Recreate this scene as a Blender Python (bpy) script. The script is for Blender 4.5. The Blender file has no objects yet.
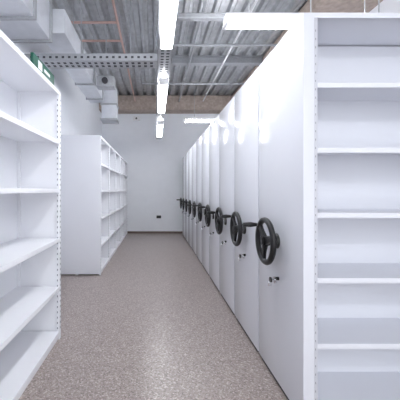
import bpy, bmesh, math, random
from mathutils import Vector, Matrix
random.seed(3)
scene = bpy.context.scene
try:
    scene.view_settings.view_transform = 'Standard'
    scene.view_settings.exposure = 0.0
except Exception: pass

# ---------------------------------------------------------------- materials
def mat(name, col, rough=0.5, metal=0.0, noise=0.0, scale=40, coat=0.0, bump=0.0, spec=0.5):
    m = bpy.data.materials.new(name); m.use_nodes = True
    nt = m.node_tree; b = nt.nodes['Principled BSDF']
    b.inputs['Roughness'].default_value = rough
    b.inputs['Metallic'].default_value = metal
    b.inputs['Coat Weight'].default_value = coat
    b.inputs['Coat Roughness'].default_value = 0.08
    b.inputs['Specular IOR Level'].default_value = spec
    tc = nt.nodes.new('ShaderNodeTexCoord')
    n = nt.nodes.new('ShaderNodeTexNoise'); n.inputs['Scale'].default_value = scale
    n.inputs['Detail'].default_value = 4
    nt.links.new(tc.outputs['Object'], n.inputs['Vector'])
    r = nt.nodes.new('ShaderNodeValToRGB')
    c0 = [max(0, c*(1-noise)) for c in col]; c1 = [min(1, c*(1+noise)) for c in col]
    r.color_ramp.elements[0].color = (*c0, 1); r.color_ramp.elements[1].color = (*c1, 1)
    r.color_ramp.elements[0].position = .3; r.color_ramp.elements[1].position = .7
    nt.links.new(n.outputs['Fac'], r.inputs['Fac'])
    nt.links.new(r.outputs['Color'], b.inputs['Base Color'])
    if bump:
        bp = nt.nodes.new('ShaderNodeBump'); bp.inputs['Strength'].default_value = bump
        bp.inputs['Distance'].default_value = 0.002
        nt.links.new(n.outputs['Fac'], bp.inputs['Height']); nt.links.new(bp.outputs['Normal'], b.inputs['Normal'])
    return m

M_panel = mat('gloss_panel_paint', (.76,.775,.83), .15, 0, .008, 3, spec=.2)
M_shelf = mat('shelf_paint', (.87,.88,.92), .42, 0, .008, 3)
M_rshelf= mat('mobile_shelf_paint', (.76,.775,.83), .42, 0, .008, 3)
M_post  = mat('post_paint', (.60,.61,.66), .4, 0, .01, 3)
M_gap  = mat('gap_shade', (.20,.21,.24), .7)  # dark tone painting the shade between neighbouring units
M_wall  = mat('wall_paint', (.88,.90,.945), .8, 0, .012, 6)
M_deck  = mat('galvanised_deck', (.47,.48,.50), .32, .5, .16, 9)
M_galv  = mat('galvanised_tray', (.42,.43,.455), .4, .5, .08, 30)
M_duct  = mat('duct_metal', (.68,.70,.75), .40, .3, .05, 8)
M_conc  = mat('concrete_beam', (.42,.345,.30), .85, 0, .16, 14, bump=.3)
M_black = mat('black_plastic', (.004,.004,.005), .38, 0, .1, 20)
M_chrome= mat('chrome', (.75,.75,.77), .15, 1, .02, 20)
M_dark  = mat('slot_dark', (.05,.05,.06), .7)
M_slot  = mat('slot_grey', (.24,.25,.28), .7)
M_pink  = mat('copper_pipe', (.55,.37,.33), .4, .2, .05, 20)
M_base  = mat('baseboard_vinyl', (.20,.15,.13), .6, 0, .05, 20)
M_white = mat('white_plastic', (.85,.85,.87), .4)
M_green = mat('sign_green', (.01,.09,.06), .4)

# floor : speckled vinyl
M_floor = bpy.data.materials.new('speckled_vinyl'); M_floor.use_nodes = True
nt = M_floor.node_tree; b = nt.nodes['Principled BSDF']
tc = nt.nodes.new('ShaderNodeTexCoord')
v = nt.nodes.new('ShaderNodeTexVoronoi'); v.inputs['Scale'].default_value = 110
n = nt.nodes.new('ShaderNodeTexNoise'); n.inputs['Scale'].default_value = 60; n.inputs['Detail'].default_value = 6
nt.links.new(tc.outputs['Object'], v.inputs['Vector']); nt.links.new(tc.outputs['Object'], n.inputs['Vector'])
sp = nt.nodes.new('ShaderNodeSeparateColor'); nt.links.new(v.outputs['Color'], sp.inputs['Color'])
r = nt.nodes.new('ShaderNodeValToRGB'); r.color_ramp.interpolation = 'LINEAR'
e = r.color_ramp.elements
e[0].position = 0; e[0].color = (.20,.162,.15,1)
e[1].position = 1; e[1].color = (.58,.52,.50,1)
k = e.new(.3); k.color = (.325,.272,.252,1)
k = e.new(.8); k.color = (.37,.315,.295,1)
nt.links.new(sp.outputs['Red'], r.inputs['Fac'])
r2 = nt.nodes.new('ShaderNodeValToRGB'); r2.color_ramp.elements[0].color=(.85,.85,.85,1); r2.color_ramp.elements[1].color=(1.1,1.1,1.1,1)
r2.color_ramp.elements[0].position=.35; r2.color_ramp.elements[1].position=.65
nt.links.new(n.outputs['Fac'], r2.inputs['Fac'])
mx = nt.nodes.new('ShaderNodeMix'); mx.data_type='RGBA'; mx.blend_type='MULTIPLY'; mx.inputs['Factor'].default_value=1
nt.links.new(r.outputs['Color'], mx.inputs['A']); nt.links.new(r2.outputs['Color'], mx.inputs['B'])
nt.links.new(mx.outputs['Result'], b.inputs['Base Color'])
b.inputs['Roughness'].default_value = .29

M_emit = bpy.data.materials.new('lamp_diffuser'); M_emit.use_nodes = True
b = M_emit.node_tree.nodes['Principled BSDF']
b.inputs['Base Color'].default_value = (.9,.9,.9,1)
b.inputs['Emission Color'].default_value = (.96,.975,1,1)
b.inputs['Emission Strength'].default_value = 37.0

# ---------------------------------------------------------------- mesh helpers
class Build:
    def __init__(s): s.bm = bmesh.new(); s.mats = []
    def mi(s, m):
        if m not in s.mats: s.mats.append(m)
        return s.mats.index(m)
    def box(s, x0,x1,y0,y1,z0,z1, m, bev=0.0):
        t = bmesh.new()
        bmesh.ops.create_cube(t, size=1)
        for q in t.verts:
            q.co = Vector((x0+(q.co.x+.5)*(x1-x0), y0+(q.co.y+.5)*(y1-y0), z0+(q.co.z+.5)*(z1-z0)))
        if bev: bmesh.ops.bevel(t, geom=list(t.edges), offset=bev, segments=2, affect='EDGES', profile=.6)
        s.merge(t, m)
    def merge(s, t, m, smooth=False):
        i = s.mi(m); mp = {}
        for q in t.verts: mp[q] = s.bm.verts.new(q.co)
        for f in t.faces:
            try:
                nf = s.bm.faces.new([mp[q] for q in f.verts]); nf.material_index = i; nf.smooth = smooth
            except ValueError: pass
        t.free()
    def cyl(s, p0, p1, r, m, r2=None, seg=16):
        p0 = Vector(p0); p1 = Vector(p1); d = p1-p0
        t = bmesh.new()
        bmesh.ops.create_cone(t, cap_ends=True, segments=seg, radius1=r, radius2=r if r2 is None else r2, depth=d.length)
        q = Vector((0,0,1)).rotation_difference(d.normalized())
        bmesh.ops.transform(t, matrix=Matrix.Translation((p0+p1)/2) @ q.to_matrix().to_4x4(), verts=t.verts)
        s.merge(t, m, True)
    def torus(s, c, R, r, m, sx=1.0, seg=48, ms=12):   # axis along X
        t = bmesh.new(); g = []
        for i in range(seg):
            a = 2*math.pi*i/seg; row = []
            for j in range(ms):
                bb = 2*math.pi*j/ms
                rr = R + r*math.cos(bb)
                row.append(t.verts.new((c[0]+sx*r*math.sin(bb), c[1]+rr*math.cos(a), c[2]+rr*math.sin(a))))
            g.append(row)
        for i in range(seg):
            for j in range(ms):
                t.faces.new((g[i][j], g[(i+1)%seg][j], g[(i+1)%seg][(j+1)%ms], g[i][(j+1)%ms]))
        s.merge(t, m, True)
    def mesh(s, name):
        bmesh.ops.recalc_face_normals(s.bm, faces=s.bm.faces)
        me = bpy.data.meshes.new(name); s.bm.to_mesh(me); s.bm.free()
        for m in s.mats: me.materials.append(m)
        try: me.set_sharp_from_angle(angle=math.radians(35))
        except Exception: pass
        return me
def obj(name, me, parent=None, loc=(0,0,0)):
    o = bpy.data.objects.new(name, me); scene.collection.objects.link(o); o.location = loc
    if parent: o.parent = parent
    return o
def empty(name, loc=(0,0,0)):
    o = bpy.data.objects.new(name, None); scene.collection.objects.link(o); o.location = loc; o.empty_display_size=.1
    return o
def single(name, fn):
    B = Build(); fn(B); return obj(name, B.mesh(name))

# ---------------------------------------------------------------- room (rear wall left out so world light comes in as fill)
XL, XR, YB, YF, ZC = -1.76, 3.3, -2.6, 9.75, 4.4
single('floor', lambda B: B.box(XL-.1, XR+.1, YB-.1, YF+.1, -.1, 0, M_floor))
single('wall_left', lambda B: B.box(XL-.1, XL, YB-.1, YF+.1, 0, ZC+.2, M_wall))
single('wall_right', lambda B: B.box(XR, XR+.1, YB-.1, YF+.1, 0, ZC+.2, M_wall))
single('wall_far', lambda B: B.box(XL, XR, YF, YF+.1, 0, ZC+.2, M_wall))
single('baseboard_far', lambda B: B.box(XL, XR, YF-.015, YF, 0, .07, M_base, .004))
single('baseboard_left', lambda B: B.box(XL, XL+.015, YB, YF-.015, 0, .07, M_base, .004))

def deck(B):
    t = bmesh.new(); P=.25; x=XL; prof=[]
    while x < XR:
        for dx,dz in ((0,0),(.05,0),(.055,.012),(.065,.012),(.07,0),(.12,0),(.145,.075),(.225,.075)):
            prof.append((min(x+dx,XR), ZC+dz))
        x += P
    prof.append((XR, ZC))
    a=[t.verts.new((p[0],YB,p[1])) for p in prof]; c=[t.verts.new((p[0],YF,p[1])) for p in prof]
    for i in range(len(prof)-1):
        if prof[i+1][0]-prof[i][0] > 1e-5: t.faces.new((a[i],a[i+1],c[i+1],c[i]))
    B.merge(t, M_deck)
    B.box(XL,XR,YB,YF,ZC+.10,ZC+.2,M_deck)
single('ceiling', deck)

single('concrete_side_beam', lambda B: B.box(2.40, XR-.002, YB, YF-.002, 4.15, ZC-.002, M_conc, .01))
single('concrete_cross_beam', lambda B: B.box(XL+.002, 2.395, 9.25, YF-.002, 3.95, ZC-.002, M_conc, .01))
def steel(B, y):
    B.box(XL+.002, 2.395, y-.07, y+.07, 4.385, 4.398, M_galv); B.box(XL+.002,2.395,y-.006,y+.006,4.25,4.385,M_galv); B.box(XL+.002,2.395,y-.07,y+.07,4.235,4.25,M_galv)
single('steel_ceiling_joist', lambda B: steel(B, 6.6))

# ---------------------------------------------------------------- mobile shelving
W = .77; GAP=.018; H=2.46; X0=.88; LEN=2.15
def carcass():
    B = Build()
    d = W-GAP; S=M_rshelf
    x1 = X0+.065; xe = X0+LEN
    B.box(x1, xe, .03, d-.03, .025, .085, M_post, .004)
    posts = [x1+.012, x1+1.05, xe-.012]
    for px in posts:
        for y in (.008, d/2-.02, d-.048):
            B.box(px-.012, px+.012, y, y+.04, .06, H-.01, M_post, .002)
        B.box(px-.004, px+.004, .03, d-.03, .08, H-.02, S)
    B.box(x1, xe, d/2-.004, d/2+.004, .08, H-.02, S)
    for z in (2.05,1.66,1.27,.88,.487,.10):
        for a,bx in ((posts[0]+.013, posts[1]-.013),(posts[1]+.013, posts[2]-.013)):
            for y0,y1,fy in ((.012,d/2-.005,0),(d/2+.005,d-.012,1)):
                B.box(a,bx,y0,y1,z-.004,z,S)
                ly = y0 if fy==0 else y1-.012
                B.box(a,bx,ly,ly+.012,z-.032,z-.004,S,.002)
                B.box(a,bx,(y1-.004 if fy==0 else y0),(y1 if fy==0 else y0+.004),z-.03,z-.004,S)
    B.box(x1, xe, .004, d-.004, H-.012, H, S, .002)
    for y in (.004, d-.016): B.box(x1, xe, y, y+.012, H-.030, H-.012, S, .002)
    z=.15
    while z < H-.1:
        B.box(posts[0]-.0015, posts[0]+.0015, .0065, .009, z, z+.012, M_slot); z += .05
    return B.mesh('mobile_shelf_carcass')
def endpanel():
    B = Build(); d=W-GAP
    B.box(X0, X0+.065, 0, d, .03, H, M_panel, .004)
    B.box(X0+.010, X0+.055, d, d+GAP-.001, .04, H-.01, M_gap)  # added dark strip, stands in for shade in the gap between units
    B.box(X0+.01, X0+.06, .05, d-.05, .0, .03, M_dark)
    return B.mesh('mobile_shelf_end_panel')
def wheel():
    B = Build(); c=(X0-.085, 0, 0); R=.15
    B.torus(c, R, .021, M_black, sx=.95)
    B.cyl((c[0]-.022,0,0),(c[0]+.025,0,0),.036,M_black,seg=24)
    B.cyl((c[0]-.028,0,0),(c[0]-.02,0,0),.024,M_black,seg=24)
    B.cyl((c[0],0,0),(X0-.012,0,0),.016,M_chrome)
    B.cyl((X0-.016,0,0),(X0,0,0),.05,M_black,.055,seg=28)
    for k in range(3):
        a = math.radians(45+120*k); cs,sn=math.cos(a),math.sin(a)
        t=bmesh.new(); vs=[]
        for (rr,w,h) in ((.02,.030,.012),(.09,.020,.010),(R,.026,.010)):
            for sx in (-1,1):
                for sw in (-1,1):
                    yy=rr*cs - sw*w*sn; zz=rr*sn + sw*w*cs
                    vs.append(t.verts.new((c[0]+sx*h,yy,zz)))
        for q in (0,4):
            a0,b0,c0,d0=vs[q:q+4]; a1,b1,c1,d1=vs[q+4:q+8]
            t.faces.new((a0,b0,b1,a1)); t.faces.new((c0,a0,a1,c1)); t.faces.new((d0,c0,c1,d1)); t.faces.new((b0,d0,d1,b1))
        bmesh.ops.recalc_face_normals(t, faces=t.faces)
        B.merge(t, M_black)
    a=math.radians(45); hy,hz=R*math.cos(a),R*math.sin(a)
    B.cyl((c[0],hy,hz),(c[0]-.03,hy,hz),.010,M_chrome)
    B.cyl((c[0]-.025,hy,hz),(c[0]-.07,hy,hz),.013,M_black,.019)
    B.cyl((c[0]-.07,hy,hz),(c[0]-.125,hy,hz),.019,M_black,.015)
    return B.mesh('handwheel')
def lock():
    B = Build()
    B.cyl((X0,0,0),(X0-.012,0,0),.024,M_chrome,seg=24)
    B.cyl((X0-.012,0,0),(X0-.035,0,0),.014,M_chrome,seg=20)
    B.cyl((X0-.035,0,0),(X0-.045,0,0),.019,M_black,seg=20)
    B.box(X0-.055,X0-.03,-.005,.005,-.045,-.01,M_chrome,.002)
    B.cyl((X0,-.045,.022),(X0-.018,-.045,.022),.012,M_black,seg=16)
    return B.mesh('panel_lock')
mc, mp, mw, ml = carcass(), endpanel(), wheel(), lock()
Y0 = 1.75
for i in range(10):
    r0 = empty('mobile_shelving_unit' if i==0 else f'mobile_shelving_unit.{i:03d}', (0, Y0+i*W, 0))
    obj('carcass', mc, r0); obj('end_panel', mp, r0)
    o = obj('handwheel', mw, r0, (0, W/2-.005, 1.04 if i==0 else 1.03))
    o.rotation_euler = (math.radians([0,4,-6,10,0,-12,5,0,8,-5][i]),0,0)
    obj('lock', ml, r0, (0, W/2+.01, .755))
def rails(B):
    for x in (1.3, 2.4): B.box(x-.03,x+.03,Y0-.1,YF-.05,0,.025,M_galv,.003)
single('floor_rail', rails)

# ---------------------------------------------------------------- static shelving
LEV = (.08,.50,.955,1.42,1.87)
def static_unit(name, xf, depth, ys, H=2.34, double=False):
    root = empty(name)
    B = Build(); xb = xf-depth
    for i,y in enumerate(ys):
        B.box(xb, xf-.002, y-.004, y+.004, 0.02, H-.005, M_shelf)
        for x in (xf-.03, xb):
            B.box(x, x+.03, y-.022, y+.022, 0, H, M_shelf, .003)
        if double: B.box((xf+xb)/2-.02,(xf+xb)/2+.02,y-.022,y+.022,0,H,M_shelf,.003)
        z=.10
        while z < H-.06:
            B.box(xf-.001, xf+.0012, y-.006, y+.006, z, z+.016, M_slot)
            B.box(xf-.022, xf-.014, y-.0232, y-.021, z, z+.016, M_slot)
            z += .05
    obj('uprights', B.mesh('uprights'), root)
    B = Build()
    bx = (xf+xb)/2 if double else xb
    B.box(bx-.003, bx+.003, ys[0], ys[-1], .05, H-.005, M_shelf)
    obj('back_panel', B.mesh('back_panel'), root)
    B = Build()
    for a,c in zip(ys[:-1], ys[1:]):
        for z in LEV + (H,):
            sides = [(bx+.004, xf)] + ([(xb, bx-.004)] if double else [])
            for x0,x1 in sides:
                B.box(x0, x1, a+.023, c-.023, z-.005, z, M_shelf)
                B.box(x1-.014 if x1==xf else x0, x1 if x1==xf else x0+.014, a+.023, c-.023, z-.036, z-.004, M_shelf, .002)
                for yy in (a+.023, c-.027): B.box(x0, x1, yy, yy+.004, z-.03, z-.004, M_shelf)
        B.box(xf-.03, xf-.015, a+.023, c-.023, 0, .05, M_shelf)
    obj('shelves', B.mesh('shelves'), root)
    return root
static_unit('static_shelving_unit', -.90, .40, [-1.25,.10,1.45,2.80])
rt = static_unit('static_shelving_unit.001', -.90, .80, [4.92,5.86,6.8,7.74,8.68,9.62], H=2.32, double=True)
B = Build(); B.box(-1.70,-.897,4.885,4.897,.02,2.33,M_panel,.003); obj('end_panel', B.mesh('static_end_panel'), rt)

# ---------------------------------------------------------------- luminaires (with an added upward glow for the ceiling)
def lum_mesh(L, along='Y'):
    B = Build(); w=.062
    def bb(a0,a1,b0,b1,z0,z1,m,bev=0):
        if along=='Y': B.box(a0,a1,b0,b1,z0,z1,m,bev)
        else: B.box(b0,b1,a0,a1,z0,z1,m,bev)
    bb(-w,w,-L/2,L/2,.035,.085,M_white,.004)
    bb(-w+.03,w-.03,-L/2+.05,L/2-.05,.084,.089,M_emit)  # unseen glowing strip on top, added to brighten the deck
    bb(-w+.004,w-.004,-L/2+.03,L/2-.03,0,.035,M_emit,.008)
    for s in (-1,1): bb(-w,w,s*L/2-(.03 if s>0 else 0),s*L/2+(.03 if s<0 else 0),-.003,.036,M_white,.003)
    for s in (-.35,.35):
        p=(0,s*L) if along=='Y' else (s*L,0)
        B.cyl((p[0],p[1],.08),(p[0],p[1],1.50 if along=='X' else 1.52),.004,M_galv,seg=8)
    return B.mesh('fluorescent_light')
lc = 0
def lum(x,y,z,L,al,me={}):
    global lc
    if (L,al) not in me: me[(L,al)] = lum_mesh(L,al)
    obj('fluorescent_light' if lc==0 else f'fluorescent_light.{lc:03d}', me[(L,al)], None, (x,y,z)); lc += 1
for y in (-.9, 2.32, 4.85, 7.35): lum(.12,y,2.88,1.55,'Y')  # the lamp behind the camera is unseen, added as fill light
for y in (-1.0, 2.68, 6.4): lum(1.38,y,2.90,1.5,'X')  # rearmost lamp is out of view, added to brighten the room

# cable trays
def tray(B, p0, p1, width, h, z, along):
    def bb(a0,a1,b0,b1,z0,z1,m):
        if along=='Y': B.box(a0,a1,b0,b1,z0,z1,m)
        else: B.box(b0,b1,a0,a1,z0,z1,m)
    c, s, e = p0[0], p0[1], p1
    bb(c-width/2,c+width/2,s,e,z,z+.003,M_galv)
    for q in (-1,1): bb(c+q*width/2-.0015,c+q*width/2+.0015,s,e,z,z+h,M_galv)
    t=s+.04
    while t<e-.04:
        bb(c-width*.3,c-width*.08,t,t+.035,z-.001,z,M_dark); bb(c+width*.08,c+width*.3,t,t+.035,z-.001,z,M_dark)
        bb(c-width/2-.003,c-width/2-.001,t,t+.03,z+h*.35,z+h*.65,M_dark)
        t+=.075
def rods(B, pts, z):
    for x,y in pts: B.cyl((x,y,z),(x,y,ZC),.006,M_galv,seg=8)
def t1(B):
    tray(B,(.12,YB+.1),9.2,.17,.06,3.02,'Y'); rods(B,[(.045,y) for y in (1.2,3.2,5.2,7.2,9)],3.02)
single('cable_tray', t1)
def t2(B):
    tray(B,(3.62,XL+.01),.03,.22,.085,2.95,'X'); rods(B,[(-.9,3.6),(-.3,3.6)],2.95)
single('perforated_cable_tray', t2)
def t3(B):
    B.box(.22,2.9,3.0,3.06,3.16,3.21,M_galv,.004); rods(B,[(.5,3.03),(1.6,3.03),(2.3,3.03)],3.2)
single('cable_trunking', t3)

# ducts
def d1(B):
    B.box(XL+.03,-1.20,YB+.2,3.40,3.12,3.62,M_duct,.006)
    for y in (.4,1.5,2.3,2.9,3.35): B.box(XL+.005,-1.175,y,y+.035,3.095,3.645,M_galv,.003)
    rods(B,[(-1.25,1.4),(-1.25,2.6)],3.6)
single('air_duct', d1)
def d2(B):
    B.box(-1.34,-1.04,3.40,6.1,3.22,3.50,M_duct,.005)
    for y in (4.2,5.0,5.8): B.box(-1.36,-1.02,y,y+.03,3.2,3.52,M_galv,.003)
    B.box(-1.09,-.79,6.0,6.3,2.86,3.50,M_duct,.005)
    B.box(-1.11,-.77,5.98,6.32,2.84,2.88,M_galv,.003)
    B.box(-1.11,-.77,5.98,6.32,3.15,3.18,M_galv,.003)
    rods(B,[(-1.19,4.3),(-1.19,5.7)],3.45)
single('branch_air_duct', d2)
def spk(B):
    B.box(-.98,-.68,4.9,5.1,3.14,3.32,M_galv,.02)
    B.cyl((-.83,4.9,3.23),(-.83,4.86,3.23),.05,M_dark,seg=20)
    B.box(-.92,-.74,5.0,5.04,3.32,3.36,M_galv,.004)
    B.cyl((-.83,5.02,3.34),(-.83,5.02,ZC),.008,M_galv)
single('ceiling_sensor_unit', spk)
def pipes(B):
    for y,z in ((4.9,4.2),(5.5,4.2)): B.cyl((XL+.003,y,z),(-.6,y,z),.02,M_pink)
    B.cyl((-.62,3.0,4.2),(-.62,9.2,4.2),.022,M_pink)
    for y in (3.6,6.0,8.4): B.cyl((-.62,y,4.2),(-.62,y,ZC),.007,M_galv)
single('sprinkler_pipe', pipes)
def conduits(B):
    B.cyl((.75,1,4.2),(.75,9.2,4.2),.022,M_galv); B.cyl((.2,5.6,4.17),(2.39,5.6,4.17),.022,M_galv)
    B.cyl((1.5,1,4.21),(1.5,9.2,4.21),.018,M_white)
    B.cyl((-.3,7.6,4.16),(2.39,7.6,4.16),.022,M_galv)
    for y in (3,5.6,8.2):
        for x in (.75,1.5): B.cyl((x,y,4.2),(x,y,ZC),.006,M_galv)
single('electrical_conduit', conduits)

def sign(B):
    B.box(-.96,-.935,2.27,2.74,2.36,2.47,M_green,.003)
    B.box(-.935,-.932,2.36,2.44,2.385,2.45,M_white); B.box(-.935,-.932,2.49,2.62,2.405,2.43,M_white)
    for y in (2.35,2.62): B.box(-1.0,-.92,y,y+.04,2.34,2.362,M_white,.003)
single('exit_sign', sign)
def sock(B):
    B.box(.05,.20,YF-.012,YF,.50,.59,M_black,.003)
    B.box(.07,.12,YF-.016,YF-.011,.52,.57,M_dark,.002); B.box(.13,.18,YF-.016,YF-.011,.52,.57,M_dark,.002)
single('wall_socket', sock)
def det(B):
    B.box(-.72,-.5,YF-.08,YF,3.72,3.86,M_white,.01); B.cyl((-.61,YF-.08,3.78),(-.61,YF-.1,3.78),.03,M_dark)
single('wall_detector', det)

# ---------------------------------------------------------------- world + camera
w = bpy.data.worlds.new('World'); scene.world = w; w.use_nodes = True
w.node_tree.nodes['Background'].inputs['Color'].default_value=(.93,.955,1,1)
w.node_tree.nodes['Background'].inputs['Strength'].default_value=2.3
cam = bpy.data.cameras.new('camera'); co = bpy.data.objects.new('camera', cam); scene.collection.objects.link(co)
co.location=(0,0,1.4); co.rotation_euler=(math.radians(90),0,0)
cam.sensor_width=36; cam.lens=295/400*36; cam.shift_x=45/400; cam.shift_y=-9/400; cam.clip_start=.02
scene.camera=co
